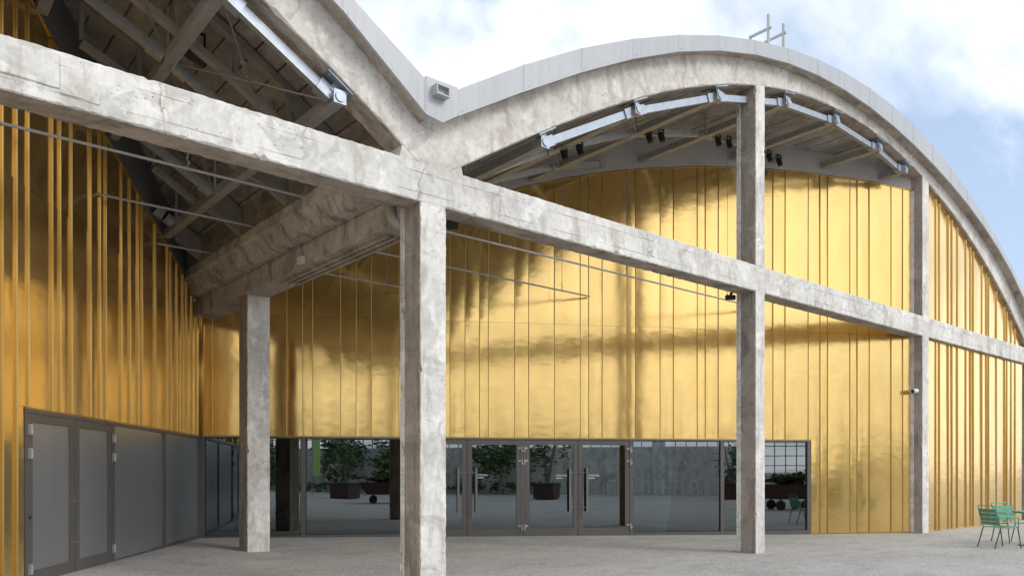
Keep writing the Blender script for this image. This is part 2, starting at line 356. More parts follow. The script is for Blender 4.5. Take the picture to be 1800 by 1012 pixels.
# ground sheet: fine near the building, coarse out to the horizon
bm = B()
xs = [-900, -300, -120, -60, -30, -15] + [-8 + .5 * i for i in range(80)] + [34, 40, 50, 70, 120, 300, 900]
ys = [-900, -300, -120, -60, -40, -30, -20, -12, -6, -2] + [0 + .5 * i for i in range(38)] + [20, 25, 30, 40, 60, 120, 300, 900]
g = [[bm.verts.new((x, y, ground_z(x, y))) for x in xs] for y in ys]
for j in range(len(ys) - 1):
    for i in range(len(xs) - 1): bm.faces.new((g[j][i], g[j][i + 1], g[j + 1][i + 1], g[j + 1][i]))
obj('ground', bm, M['ground'], kind='structure', smooth=True)

# ------------------------------------------------------------------ concrete frame
fr = thing('concrete_frame', 'weathered pale concrete frame of arches, columns and long beam before the gold walls', 'concrete frame', (5.67, 8.55, 0))
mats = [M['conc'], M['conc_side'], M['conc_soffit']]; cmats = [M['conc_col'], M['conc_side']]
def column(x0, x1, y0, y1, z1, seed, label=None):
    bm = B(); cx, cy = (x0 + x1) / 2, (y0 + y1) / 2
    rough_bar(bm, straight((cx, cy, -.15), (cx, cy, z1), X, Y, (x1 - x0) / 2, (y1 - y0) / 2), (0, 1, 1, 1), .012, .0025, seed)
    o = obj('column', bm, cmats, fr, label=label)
    # paler strip along the rear edge of the brown flank
    bm = B(); rough_bar(bm, straight((x0 - .004, y1 - .05, .02), (x0 - .004, y1 - .05, min(z1 - .35, 9)), X, Y, .008, .045), (0, 0, 0, 0), .004, .006, seed + 50)
    obj('pale_strip', bm, M['conc'], o)
    return o
column(5.465, 5.882, YF + .003, 8.82, 5.5, 1, 'column at the valley between the two arches, nearest the camera')
column(13.16, 13.49, YF + .003, 8.78, 9.3, 2, 'tall column below the middle of the right arch')
column(20.79, 21.19, YF + .003, 8.66, 9.2, 3, 'column at the end of the entrance wall')
column(29.2, 29.6, YF + .003, 8.78, 5.5, 4)
column(-2.3, -1.9, YF + .003, 8.78, 9.1, 5)
bm = B(); rough_bar(bm, straight((5.735, 14.55, -.1), (5.735, 14.55, 4.95), X, Y, .225, .2), (0, 1, 1, 1), .012, .003, 6)
obj('column', bm, cmats, fr, label='rear column carrying the gutter beam, close to the gold corner')
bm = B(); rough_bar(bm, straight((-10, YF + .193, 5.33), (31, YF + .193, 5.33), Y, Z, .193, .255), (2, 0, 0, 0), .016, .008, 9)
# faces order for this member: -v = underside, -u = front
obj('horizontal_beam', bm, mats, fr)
bm = B(); rough_bar(bm, straight((.2, YF - .004, 5.40), (1.40, YF - .004, 5.385), Y, Z, .012, .165), (2, 0, 0, 0), .008, .004, 12)
obj('plaster_patch', bm, M['conc'], fr)
bm = B(); rough_bar(bm, straight((1.41, YF - .002, 5.36), (1.75, YF - .002, 5.36), Y, Z, .006, .19), (2, 0, 0, 0), .006, .003, 13)
obj('plaster_patch', bm, M['conc'], fr)
def arch_st(cx, a, b):
    st = []; n = int((b - a) / .07)
    for i in range(n + 1):
        dx = a + (b - a) * i / n; z0, z1 = low(dx), fbt(dx) + .09
        st.append(((cx + dx, YF + .184, (z0 + z1) / 2), Y, Z, .186, (z1 - z0) / 2))
    return st
for cx, sd in ((CR, 21), (CL, 22)):
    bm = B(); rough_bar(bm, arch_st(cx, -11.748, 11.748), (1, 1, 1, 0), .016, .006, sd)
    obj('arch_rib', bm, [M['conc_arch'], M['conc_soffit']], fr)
bm = B(); prism(bm, [(5.16, 5.56), (6.16, 5.56), (6.1, 5.8), (5.9, 6.12), (5.62, 6.3), (5.36, 6.12), (5.22, 5.8)], 'y', YF + .006, YF + .36); obj('valley_block', bm, M['conc_arch'], fr)
# gutter beam running back from the valley
bm = B(); rough_bar(bm, straight((5.70, 8.83, 5.115), (5.70, 17.15, 5.115), X, Z, .245, .18), (1, 0, 0, 0), .012, .006, 31)
obj('gutter_beam', bm, [M['conc_gutter'], M['conc_soffit']], fr)
prof = [(5.48, 5.297), (5.34, 5.30), (5.24, 5.34), (5.20, 5.42), (5.13, 5.56), (5.06, 5.585), (5.07, 5.76)]
prof = prof + [(11.4 - a, b) for a, b in prof[::-1]]
bm = B(); rings = []
rnd = random.Random(3)
for i in range(101):
    y = 8.74 + i * .084; r_ = []
    for a, b in prof: r_.append(bm.verts.new((a + rnd.uniform(-.003, .003), y, b + rnd.uniform(-.003, .003))))
    rings.append(r_)
for a, b in zip(rings, rings[1:]):
    for k in range(len(prof)): bm.faces.new((a[k], a[(k + 1) % len(prof)], b[(k + 1) % len(prof)], b[k]))
bm.faces.new(rings[0]); bm.faces.new(rings[-1][::-1])
obj('gutter_trough', bm, M['conc_gutter'], fr)
for k in range(3):
    bm = B(); x = 5.60 + k * .115
    box(bm, x, x + .055, 9.4, 12.95, 4.895, 4.934); obj('soffit_rail', bm, M['conc_soffit'], fr)
for sx, x in ((-1, 5.14), (1, 6.26)):
    bm = B(); box(bm, x - .03, x + .03, 8.75, 17.2, 5.70, 6.45); obj('springing_wall', bm, M['roof_panel'], fr)

# ------------------------------------------------------------------ vaulted roof
rf = thing('vaulted_roof', 'double barrel vaulted roof with pale metal fascia and panelled underside', 'roof', (5.67, 8.2, 6.2))
YE = 8.12
def vault(cx, a0, a1, mt):
    # panels between recessed joints, seen from below
    n = int((a1 - a0) / .30); px = None
    dxs = [a0]; 
    while dxs[-1] < a1:
        d = dxs[-1]; sl_ = (under(d + .05) - under(d)) / .05
        dxs.append(d + .345 / math.sqrt(1 + sl_ * sl_))
    rnd = random.Random(int(cx * 10))
    for d0, d1 in zip(dxs, dxs[1:]):
        j = rnd.uniform(-.012, .012); e = .013
        t = Vector((d1 - d0, 0, under(d1) - under(d0))).normalized(); nn_ = Vector((-t.z, 0, t.x))
        p = Vector((cx + d0, 0, under(d0) - .10 + j)) + t * e; q = Vector((cx + d1, 0, under(d1) - .10 + j * .3)) - t * e
        bm = B(); y0, y1 = YF + .40, 20.0
        quadbox(bm, [(p.x, y0, p.z), (q.x, y0, q.z), (q.x, y1, q.z), (p.x, y1, p.z)] + [(w.x + nn_.x * .07, y, w.z + nn_.z * .07) for w, y in ((p, y0), (q, y0), (q, y1), (p, y1))])
        obj('roof_panel', bm, mt, rf)
    # shell over the panels, reaching out past the ribs as an eave
    bm = B(); m = 60; ra = []
    for i in range(m + 1):
        d = a0 - .3 + (a1 - a0 + .6) * i / m; d = max(-11.74, min(11.74, d))
        zl, zh = under(d) - .025, ftp(d) - .06
        ra.append([bm.verts.new(v) for v in ((cx + d, YE + .032, zl), (cx + d, 21, zl), (cx + d, 21, zh), (cx + d, YE + .032, zh))])
    for a, b in zip(ra, ra[1:]):
        for k in range(4): bm.faces.new((a[k], a[(k + 1) % 4], b[(k + 1) % 4], b[k])).material_index = 1 if k == 2 else 0
    bm.faces.new(ra[0]); bm.faces.new(ra[-1][::-1])
    obj('roof_slab', bm, [M['conc_soffit'], M['fascia']], rf)
    # fascia of straight folded sheets
    st = [-11.50 + 1.15 * i for i in range(21)]
    for d0, d1 in zip(st, st[1:]):
        bm = B(); e = .002
        p = [(cx + d0 + e, fbt(d0) - .01), (cx + d1 - e, fbt(d1) - .01), (cx + d1 - e, ftp(d1)), (cx + d0 + e, ftp(d0))]
        prism(bm, p, 'y', YE, YE + .03)
        # folded top flange running back over the roof and drip lip below
        quadbox(bm, [(p[3][0], YE + .031, p[3][1] - .03), (p[2][0], YE + .031, p[2][1] - .03), (p[2][0], YE + .7, p[2][1] - .03), (p[3][0], YE + .7, p[3][1] - .03),
                     (p[3][0], YE + .031, p[3][1] - .002), (p[2][0], YE + .031, p[2][1] - .002), (p[2][0], YE + .7, p[2][1] - .002), (p[3][0], YE + .7, p[3][1] - .002)])
        quadbox(bm, [(p[0][0], YE - .014, p[0][1] - .004), (p[1][0], YE - .014, p[1][1] - .004), (p[1][0], YE - .002, p[1][1] - .004), (p[0][0], YE - .002, p[0][1] - .004),
                     (p[0][0], YE - .014, p[0][1] + .02), (p[1][0], YE - .014, p[1][1] + .02), (p[1][0], YE - .002, p[1][1] + .02), (p[0][0], YE - .002, p[0][1] + .02)])
        # lap strip over the joint and two screws
        hx_ = .022; zj0, zj1 = fbt(d1) - .008, ftp(d1) - .004
        quadbox(bm, [(cx + d1 - hx_, YE - .004, zj0), (cx + d1 - .003, YE - .004, zj0), (cx + d1 - .003, YE - .0005, zj0), (cx + d1 - hx_, YE - .0005, zj0), (cx + d1 - hx_, YE - .004, zj1), (cx + d1 - .003, YE - .004, zj1), (cx + d1 - .003, YE - .0005, zj1), (cx + d1 - hx_, YE - .0005, zj1)])
        for q in (.12,):
            for e_ in (.06,): d = d0 + (d1 - d0) * e_; z = fbt(d) + (ftp(d) - fbt(d)) * q; tube(bm, [(cx + d, YE, z), (cx + d, YE - .008, z)], .009, 6)
        obj('fascia_sheet', bm, M['fascia'], rf)
vault(CR, -11.25, 11.25, M['roof_grey'])
vault(CL, -11.25, 11.25, M['roof_panel'])
# valley gutter box between the two fascias
zl, zr = ftp(11.5), ftp(-11.5); bl, br = fbt(11.5), fbt(-11.5)
bm = B(); prism(bm, [(CL + 11.502, bl - .01), (5.66, 6.06), (CR - 11.502, br - .01), (CR - 11.502, zr + .02), (CL + 11.502, zl + .04)], 'y', YE - .004, YE + .03)
obj('gutter_fascia', bm, M['fascia'], rf)
bm = B(); x0, x1, z0, z1, y0 = 5.49, 5.69, 6.345, 6.475, YE - .12
box(bm, x0, x1, y0, YE - .005, z0, z0 + .015); box(bm, x0, x1, y0, YE - .005, z1 - .015, z1); box(bm, x0, x0 + .015, y0, YE - .005, z0 + .015, z1 - .015); box(bm, x1 - .015, x1, y0, YE - .005, z0 + .015, z1 - .015)
box(bm, x0 + .016, x1 - .016, YE - .055, YE - .006, z0 + .016, z1 - .016)
obj('overflow_spout', bm, M['fascia'], rf)

# ------------------------------------------------------------------ gold walls
def gold_panel(o, d, n, s0, s1, zb, zt, seed, parent):
    rnd = random.Random(seed); bm = B(); w = s1 - s0; nx = 5; h = max(zt((s0 + s1) / 2) - zb((s0 + s1) / 2), .2); nz = max(3, min(14, int(h / .42)))
    dent = w < .29 and h > 1
    if dent: nx = 4; nz = max(4, int(h / .11))
    dp = rnd.uniform(.38, .52); da = rnd.uniform(.0006, .0014)
    tilt = rnd.uniform(-.017, .017); tz = rnd.uniform(-.0028, .0028); ph = rnd.uniform(0, 99); g = []
    for j in range(nz + 1):
        row = []
        for i in range(nx + 1):
            t = i / nx; s = s0 + .004 + (w - .008) * t; a = zb(s); b = zt(s); z = a + (b - a) * j / nz
            e = math.sin(math.pi * t)
            off = e * (.0068 * min(1, w / .4) + .004 * noise.noise(Vector((ph, z * .9, s * .5))) + .0035 * noise.noise(Vector((s * 3, z * 2.1, ph)))) * min(1, w / .35) + tilt * (t - .5) * w + tz * (j / nz - .5) * h
            if dent: off += e * da * math.sin(2 * math.pi * z / dp + ph) * (.5 + .7 * noise.noise(Vector((ph, z * .7, 3))))
            p = o + d * s + n * off; row.append(bm.verts.new((p.x, p.y, z)))
        g.append(row)
    for j in range(nz):
        for i in range(nx): bm.faces.new((g[j][i], g[j][i + 1], g[j + 1][i + 1], g[j + 1][i]))
    # folded edges into the wall
    def fold(r):
        a = [bm.verts.new(v.co) for v in r]; b = [bm.verts.new(v.co - n * .02) for v in r]
        for i in range(len(r) - 1): bm.faces.new((a[i], a[i + 1], b[i + 1], b[i]))
    for r in ([q[0] for q in g], [q[-1] for q in g], g[0], g[-1]): fold(r)
    return obj('gold_panel', bm, M['gold'], parent, smooth=True)
def seam(o, d, n, s, zb, zt, parent, r=.007, dep=.024):
    bm = B(); z0, z1 = zb(s), zt(s); zs = [z0, z1]
    prof = [(-r, -.012), (-r, dep - r), (-r * .7, dep - r * .35), (0, dep), (r * .7, dep - r * .35), (r, dep - r), (r, -.012)]
    rings = []
    for z in zs: rings.append([bm.verts.new(tuple((o + d * (s + a) + n * b).xy) + (z,)) for a, b in prof])
    for k in range(len(prof)): bm.faces.new((rings[0][k], rings[0][(k + 1) % 7], rings[1][(k + 1) % 7], rings[1][k]))
    bm.faces.new(rings[0]); bm.faces.new(rings[1][::-1])
    return obj('standing_seam', bm, M['gold_seam_shaded'], parent)
def wall_slab(o, d, n, pts, name, m, parent, t0, t1):
    bm = B(); a = [bm.verts.new(tuple((o + d * s + n * t0).xy) + (z,)) for s, z in pts]; b = [bm.verts.new(tuple((o + d * s + n * t1).xy) + (z,)) for s, z in pts]
    bm.faces.new(a); bm.faces.new(b[::-1])
    for i in range(len(pts)): bm.faces.new((a[i], a[(i + 1) % len(pts)], b[(i + 1) % len(pts)], b[i]))
    return obj(name, bm, m, parent)
def trim(o, d, n, pts, parent, name='edge_trim', m=None, h=.022, t=.03):
    for (s0, z0), (s1, z1) in zip(pts, pts[1:]):
        bm = B(); q = []
        for off in (-.01, t):
            for s, z in ((s0, z0), (s1, z1), (s1, z1 + h), (s0, z0 + h)): q.append(tuple((o + d * s + n * off).xy) + (z,))
        quadbox(bm, q); obj(name, bm, m or M['gold_seam_shaded'], parent)
HEAD = 2.378; SEAMZ = 5.115
# entrance wall
gw = thing('gold_wall', 'wide gold standing seam wall set back behind the columns over the glazed entrance', 'gold wall', (13, 13.2, 0))
TOPX = [(5.5, 5.15), (8, 6.25), (10.0, 7.45), (11.9, 8.31), (13.0, 8.64), (14.18, 8.91), (15.8, 9.11), (17.25, 9.165), (18.5, 9.12), (19.77, 9.03), (21.0, 8.84)]
def lerp_tab(tab, x):
    for (a, b), (c, d) in zip(tab, tab[1:]):
        if x <= c: return b + (d - b) * (x - a) / (c - a)
    return tab[-1][1]
def front_top(s): return lerp_tab(TOPX, P0.x + GD.x * s)
SF = [0.02, 0.248, 0.824, 1.179, 1.848, 2.195, 2.412, 3.036, 3.385, 3.732, 4.357, 4.943, 5.327, 5.54, 5.895, 6.237, 6.447, 7.078, 7.416, 8.044, 8.679, 8.887, 9.227, 9.854, 10.068, 10.695, 11.038, 11.657, 11.868, 12.21, 12.851, 13.079, 13.67, 14.001, 14.631, 14.958, 15.166, 15.788, 15.993, 16.335, 16.954, 17.287, 17.55]
GEND = 14.697
def fbase(s): return HEAD + .02 if s < GEND - .001 else max(.02, .115 * (1 - s / 14.8)) + .02
k = 0
for s0, s1 in zip(SF, SF[1:]):
    parts = [(s0, s1)]
    for a, b in parts:
        zb = (lambda s: HEAD + .02) if a < GEND - .1 else (lambda s: .03)
        k += 1
        if a < GEND < b and b - GEND > .02:   # the panel notched round the end of the glazing
            gold_panel(P0, GD, GN, a, b, lambda s: HEAD + .02, lambda s: SEAMZ - .002, 100 + k, gw)
            gold_panel(P0, GD, GN, GEND + .012, b, lambda s: .03, lambda s: HEAD + .016, 400 + k, gw)
        else: gold_panel(P0, GD, GN, a, b, zb, lambda s: min(SEAMZ - .002, front_top(s)), 100 + k, gw)
        if front_top((a + b) / 2) > SEAMZ + .12: gold_panel(P0, GD, GN, a, b, lambda s: SEAMZ + .002, front_top, 200 + k, gw)
for s in SF[1:-1]: seam(P0, GD, GN, s, (lambda s: HEAD + .022) if s < GEND else (lambda s: .025), lambda s: front_top(s) - .003, gw)
tp = [(s, front_top(s)) for s in [0.02 + 17.53 * i / 24 for i in range(25)]]
trim(P0, GD, GN, tp, gw, h=.022, t=.02)
trim(P0, GD, GN, [(0.02, HEAD + .0), (GEND, HEAD)], gw, h=.016, t=.012)
trim(P0, GD, GN, [(GEND + .012, .005), (17.55, .0)], gw, name='base_trim', h=.024, t=.008)
wall_slab(P0, GD, GN, [(-.3, front_top(0)), (-.3, HEAD)] + [(17.55, HEAD)] + [(s, z - .01) for s, z in tp[::-1]], 'backing_wall', M['dark_room'], gw, -.05, -.2)
wall_slab(P0, GD, GN, [(GEND + .03, -.1), (17.55, -.1), (17.55, HEAD - .003), (GEND + .03, HEAD - .003)], 'backing_wall', M['dark_room'], gw, -.05, -.2)
# grey wall from the gold top up to the vault
up = []
for i in range(31):
    s = .35 + 17.2 * i / 30; x = P0.x + GD.x * s; up.append((s, max(front_top(s) + .06, under(max(-11.25, x - CR)) + .15)))
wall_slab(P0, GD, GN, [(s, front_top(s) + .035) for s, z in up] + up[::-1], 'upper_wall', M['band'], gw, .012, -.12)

# left wall
bm = B(); tube(bm, [P0 + GN * .02 + LN * .02 + Vector((0, 0, z)) for z in (2.39, 5.1)], .035, 10); obj('corner_trim', bm, M['gold_seam_shaded'], gw, smooth=True)
lw = thing('gold_wall', 'tall shaded gold wall with rounded ribs at the left, above the grey side doors', 'gold wall', (3, 13.4, 0))
LTAB = [(-2, 8.7), (-.4, 8.2), (1.642, 7.5), (1.916, 7.28), (2.822, 6.79), (4.15, 6.09), (5.087, 5.56), (5.75, 5.15)]
def left_top(s): return lerp_tab(LTAB, P0.x + LD.x * s)
SL = [0.03, 0.385, 0.717, 1.075, 1.324, 1.711, 2.097, 2.299, 2.966, 3.645, 3.835, 4.212, 4.581, 5.204, 5.416, 5.759, 6.38, 6.72, 6.946, 7.567, 7.85, 8.167, 8.542, 8.866, 9.25, 9.7, 10.05, 10.5, 10.85]
LEND = 7.635
for k, (a, b) in enumerate(zip(SL, SL[1:])):
    zs = lambda s: 4.95 - .02 * 0
    if a < LEND < b:
        gold_panel(P0, LD, LN, a, b, lambda s: HEAD + .02, lambda s: 5.118, 600 + k, lw)
        gold_panel(P0, LD, LN, LEND + .01, b, lambda s: .16, lambda s: HEAD + .016, 800 + k, lw)
    else: gold_panel(P0, LD, LN, a, b, (lambda s: HEAD + .02) if a < LEND else (lambda s: .17), lambda s: min(5.118, left_top(s)), 600 + k, lw)
    if left_top((a + b) / 2) > 5.3: gold_panel(P0, LD, LN, a, b, lambda s: 5.122, left_top, 700 + k, lw)
for s in SL[1:-1]: seam(P0, LD, LN, s, (lambda s: HEAD + .022) if s < LEND else (lambda s: .165), lambda s: left_top(s) - .003, lw, .014, .034)
tpl = [(s, left_top(s)) for s in [.03 + 10.8 * i / 20 for i in range(21)]]
trim(P0, LD, LN, tpl, lw, h=.02, t=.02)
trim(P0, LD, LN, [(.03, HEAD), (LEND, HEAD)], lw, h=.016, t=.012)
wall_slab(P0, LD, LN, [(-.3, left_top(0)), (-.3, HEAD), (10.9, HEAD)] + [(s, z - .01) for s, z in tpl[::-1]], 'backing_wall', M['dark_room'], lw, -.05, -.2)
wall_slab(P0, LD, LN, [(LEND + .02, 0), (10.9, 0), (10.9, HEAD - .003), (LEND + .02, HEAD - .003)], 'backing_wall', M['dark_room'], lw, -.05, -.2)
upl = []
for i in range(25):
    s = .2 + 10.65 * i / 24; x = P0.x + LD.x * s; upl.append((s, max(left_top(s) + .06, under(min(11.25, x - CL)) + .15)))
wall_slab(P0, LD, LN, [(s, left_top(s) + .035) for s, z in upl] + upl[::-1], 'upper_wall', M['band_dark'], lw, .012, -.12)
bm = B(); box(bm, -18, -.42, 8.5, 8.62, 0, 5.2); obj('front_light_stop', bm, M['band_dark'], lw)  # unseen plain wall added to stop light leaking in behind the left wall
bm = B(); prism(bm, [(-17, 5.2), (-.42, 5.2), (-.42, 8.3), (-3, 9.4), (-6.1, 9.7), (-9, 9.4), (-13, 8), (-17, 5.8)], 'y', 8.63, 8.75); obj('front_light_stop', bm, M['band_dark'], lw)  # upper part of the added light stop, filling the arch

# end wall to the right of the last column, in the plane of the frame
rw = thing('gold_wall', 'gold ribbed end wall under the falling arch, right of the last column', 'gold wall', (25, 8.5, 0))
RO = Vector((0, 8.475, 0)); RD = Vector((1, 0, 0)); RN = Vector((0, -1, 0))
SR = [21.20, 21.899, 22.14, 22.734, 22.989, 23.368, 23.986, 24.325, 24.54, 25.203, 25.566, 25.75, 26.394, 27.099, 27.30, 27.683, 28.047, 28.716]
def rtop(s): return low(s - CR) - .02
for k, (a, b) in enumerate(zip(SR, SR[1:])):
    gold_panel(RO, RD, RN, a, b, lambda s: .02, lambda s: 5.045, 900 + k, rw)
    gold_panel(RO, RD, RN, a, b, lambda s: 5.60, lambda s: max(5.62, rtop(s)), 950 + k, rw)
for s in SR[1:-1]:
    seam(RO, RD, RN, s, lambda s: .02, lambda s: 5.045, rw, .014, .034)
    if rtop(s) > 5.8: seam(RO, RD, RN, s, lambda s: 5.59, lambda s: rtop(s) - .01, rw, .014, .034)
trim(RO, RD, RN, [(21.2, 5.046), (28.74, 5.046)], rw, h=.018, t=.03)
trim(RO, RD, RN, [(21.2 + 7.2 * i / 14, rtop(21.2 + 7.2 * i / 14) - .012) for i in range(15)], rw, h=.018, t=.03)
trim(RO, RD, RN, [(21.2, .0), (28.74, .0)], rw, name='base_trim', h=.022, t=.03)
wall_slab(RO, RD, RN, [(21.19, -.1), (28.76, -.1), (28.76, 5.7)] + [(28.5 - 7.3 * i / 14, rtop(28.5 - 7.3 * i / 14) + .1) for i in range(15)], 'backing_wall', M['dark_room'], rw, -.06, -.2)

# ------------------------------------------------------------------ glazed entrance
ge = thing('glazed_entrance', 'long glazed entrance with grey brown frames and two pairs of glass doors', 'entrance', (11.5, 13.9, 0))
UP = Vector((0, 0, 1))
def P(o, d, n, s, off, z): return o + d * s + n * off + UP * z
def fbar(bm, o, d, n, s0, s1, z0, z1, t0, t1):
    quadbox(bm, [P(o, d, n, s0, t0, z0), P(o, d, n, s1, t0, z0), P(o, d, n, s1, t0, z1), P(o, d, n, s0, t0, z1), P(o, d, n, s0, t1, z0), P(o, d, n, s1, t1, z0), P(o, d, n, s1, t1, z1), P(o, d, n, s0, t1, z1)])
def fp(name, s0, s1, z0, z1, t0, t1, m, parent, w=(P0, GD, GN)):
    bm = B(); fbar(bm, *w, s0, s1, z0, z1, t0, t1); return obj(name, bm, m, parent)
FB = .0
fp('head_frame', .035, GEND, HEAD - .035, HEAD - .002, -.10, .012, M['frame'], ge)
fp('sill_frame', .085, 4.553, FB, .15, -.10, .008, M['frame'], ge)
fp('sill_frame', 10.013, 14.608, FB, .105, -.10, .008, M['frame'], ge)
for a, b in ((.0, .085), (2.16, 2.261), (4.553, 4.698), (9.92, 10.013), (12.27, 12.364), (14.608, GEND)):
    fp('mullion', a, b, FB, HEAD - .037, -.10, .010, M['frame'], ge)
for a, b, z in ((.085, 2.16, .15), (2.261, 4.553, .15), (10.013, 12.27, .105), (12.364, 14.608, .105)):
    fp('glass_pane', a, b, z, HEAD - .037, -.055, -.043, M['glass'], ge)
    bm = B()
    for q in ((a, a + .016, z, HEAD - .037), (b - .016, b, z, HEAD - .037), (a + .016, b - .016, z, z + .014), (a + .016, b - .016, HEAD - .051, HEAD - .037)): fbar(bm, P0, GD, GN, *q, -.042, -.028)
    obj('gasket', bm, M['black'], ge)
doors = [(4.699, 5.935, 1, None), (5.947, 7.227, -1, 'faint'), (7.33, 8.617, 1, 'right'), (8.629, 9.913, -1, 'left')]
fp('mullion', 7.231, 7.326, FB, HEAD - .037, -.10, .006, M['frame'], ge)
txt = bpy.data.curves.new('lettering', 'FONT'); txt.body = 'entrata'; txt.size = 1.0; txt.extrude = .002
to = bpy.data.objects.new('lettering_source', txt); C.objects.link(to)
bpy.context.view_layer.update()
TM = bpy.data.meshes.new_from_object(to.evaluated_get(bpy.context.evaluated_depsgraph_get()))
bpy.data.objects.remove(to)
tw = max(v.co.x for v in TM.vertices)
def lettering(s0, width, zb, parent):
    me = TM.copy(); k = width / tw
    for v in me.vertices:
        p = P(P0, GD, GN, s0 + v.co.x * k, -.028 + v.co.z * .3, zb + v.co.y * k); v.co = p
    me.materials.append(M['letter']); o = bpy.data.objects.new('lettering', me); C.objects.link(o); o.parent = parent
    fp('lettering_underline', s0, s0 + width * .62, zb - .052, zb - .034, -.029, -.027, M['letter'], parent)
for s0, s1, hs, letter in doors:
    zb, zt = .035, HEAD - .045; bm = B(); gl0, gl1, gz0, gz1 = s0 + .108, s1 - .108, .235, HEAD - .15
    fbar(bm, P0, GD, GN, s0, gl0, zb, zt, -.06, .004); fbar(bm, P0, GD, GN, gl1, s1, zb, zt, -.06, .004)
    fbar(bm, P0, GD, GN, gl0, gl1, zb, gz0, -.06, .004); fbar(bm, P0, GD, GN, gl0, gl1, gz1, zt, -.06, .004)
    leaf = obj('door_leaf', bm, M['frame'], ge)
    fp('glass_pane', gl0 + .001, gl1 - .001, gz0 + .001, gz1 - .001, -.04, -.03, M['glass'], leaf)
    # pull bar on the meeting side
    hx = s1 - .205 if hs > 0 else s0 + .205; e = s1 - .05 if hs > 0 else s0 + .05
    bm = B(); fbar(bm, P0, GD, GN, hx - .025, hx + .025, .63, 1.67, .055, .085)
    for z in (.74, 1.57): fbar(bm, P0, GD, GN, min(hx, e), max(hx, e), z - .008, z + .008, .040, .056); fbar(bm, P0, GD, GN, e - .01, e + .01, z - .01, z + .01, .004, .041)
    obj('pull_handle', bm, M['handle'], leaf)
    hsx = s0 - .02 if hs > 0 else s1 + .02
    for z in (.27, 1.82, 2.12):
        bm = B(); tube(bm, [P(P0, GD, GN, hsx, .03, z - .075), P(P0, GD, GN, hsx, .03, z + .075)], .018, 8)
        sgn = 1 if hs > 0 else -1
        fbar(bm, P0, GD, GN, min(hsx + sgn * .015, hsx + sgn * .085), max(hsx + sgn * .015, hsx + sgn * .085), z + .005, z + .045, .005, .018)
        fbar(bm, P0, GD, GN, min(hsx - sgn * .01, hsx - sgn * .05), max(hsx - sgn * .01, hsx - sgn * .05), z - .04, z - .005, .013, .024)
        obj('hinge', bm, M['galv_dull'], leaf)
    if letter == 'right': lettering(8.09, .27, 1.475, leaf)
    if letter == 'left': lettering(8.87, .29, 1.475, leaf)
    if letter == 'faint': lettering(6.19, .24, 1.49, leaf)
# dark room behind the glass
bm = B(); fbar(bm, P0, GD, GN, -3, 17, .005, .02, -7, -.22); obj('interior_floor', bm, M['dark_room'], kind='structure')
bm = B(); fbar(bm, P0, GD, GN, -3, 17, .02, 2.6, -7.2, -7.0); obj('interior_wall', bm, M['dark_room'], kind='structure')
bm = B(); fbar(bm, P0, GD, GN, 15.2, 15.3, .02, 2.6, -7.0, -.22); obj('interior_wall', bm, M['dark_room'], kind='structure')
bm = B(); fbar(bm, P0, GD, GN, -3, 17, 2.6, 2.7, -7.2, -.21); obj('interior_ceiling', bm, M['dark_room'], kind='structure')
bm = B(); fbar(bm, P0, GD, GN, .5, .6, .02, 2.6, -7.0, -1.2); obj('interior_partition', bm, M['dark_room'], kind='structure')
# extinguisher standing behind the last pane
ex = thing('fire_extinguisher', 'red fire extinguisher standing behind the rightmost glass pane', 'fire extinguisher', tuple(P(P0, GD, GN, 14.2, -.5, .02)))
c = P(P0, GD, GN, 14.2, -.5, .02)
bm = B(); tube(bm, [c + UP * z for z in (.25, .27, .70, .76, .80)], .08, 12, radii=[.075, .085, .085, .06, .03]); obj('cylinder_body', bm, M['red'], ex, smooth=True)
bm = B(); tube(bm, [c + UP * .80, c + UP * .87], .02, 8); bar(bm, c + UP * .87 - GD * .02, c + UP * .90 + GD * .10, .012); obj('valve_lever', bm, M['black'], ex)
bm = B(); tube(bm, [c + UP * .84 - GD * .03, c + UP * .78 - GD * .11, c + UP * .55 - GD * .115, c + UP * .45 - GD * .10], .012, 6); obj('hose', bm, M['black'], ex)
bm = B(); tube(bm, [c, c + UP * .02], .12, 12); tube(bm, [c + UP * .02, c + UP * .25], .015, 6); obj('floor_stand', bm, M['galv_dull'], ex)

# ------------------------------------------------------------------ side doors in the left wall
sd = thing('side_doors', 'row of grey perforated metal doors and panels at the foot of the left gold wall', 'doors', (3.6, 14.2, 0))
WLf = (P0, LD, LN)
fp('head_frame', .03, LEND, HEAD - .05, HEAD - .002, -.08, .014, M['frame'], sd, WLf)
fp('sill_frame', .10, 4.82, .03, .19, -.08, .010, M['frame'], sd, WLf)
fp('mullion', .012, .21, .03, HEAD - .052, -.08, .012, M['frame'], sd, WLf)
fp('mullion', 2.37, 2.49, .19, HEAD - .052, -.08, .008, M['frame'], sd, WLf)
fp('mullion', 4.84, 4.945, .03, HEAD - .052, -.08, .012, M['frame'], sd, WLf)
fp('mullion', 7.59, LEND, .03, HEAD - .052, -.08, .012, M['frame'], sd, WLf)
fp('perforated_panel', .22, 2.36, .20, HEAD - .06, -.05, -.014, M['perf'], sd, WLf)
fp('perforated_panel', 2.50, 4.83, .20, HEAD - .06, -.05, -.014, M['perf'], sd, WLf)
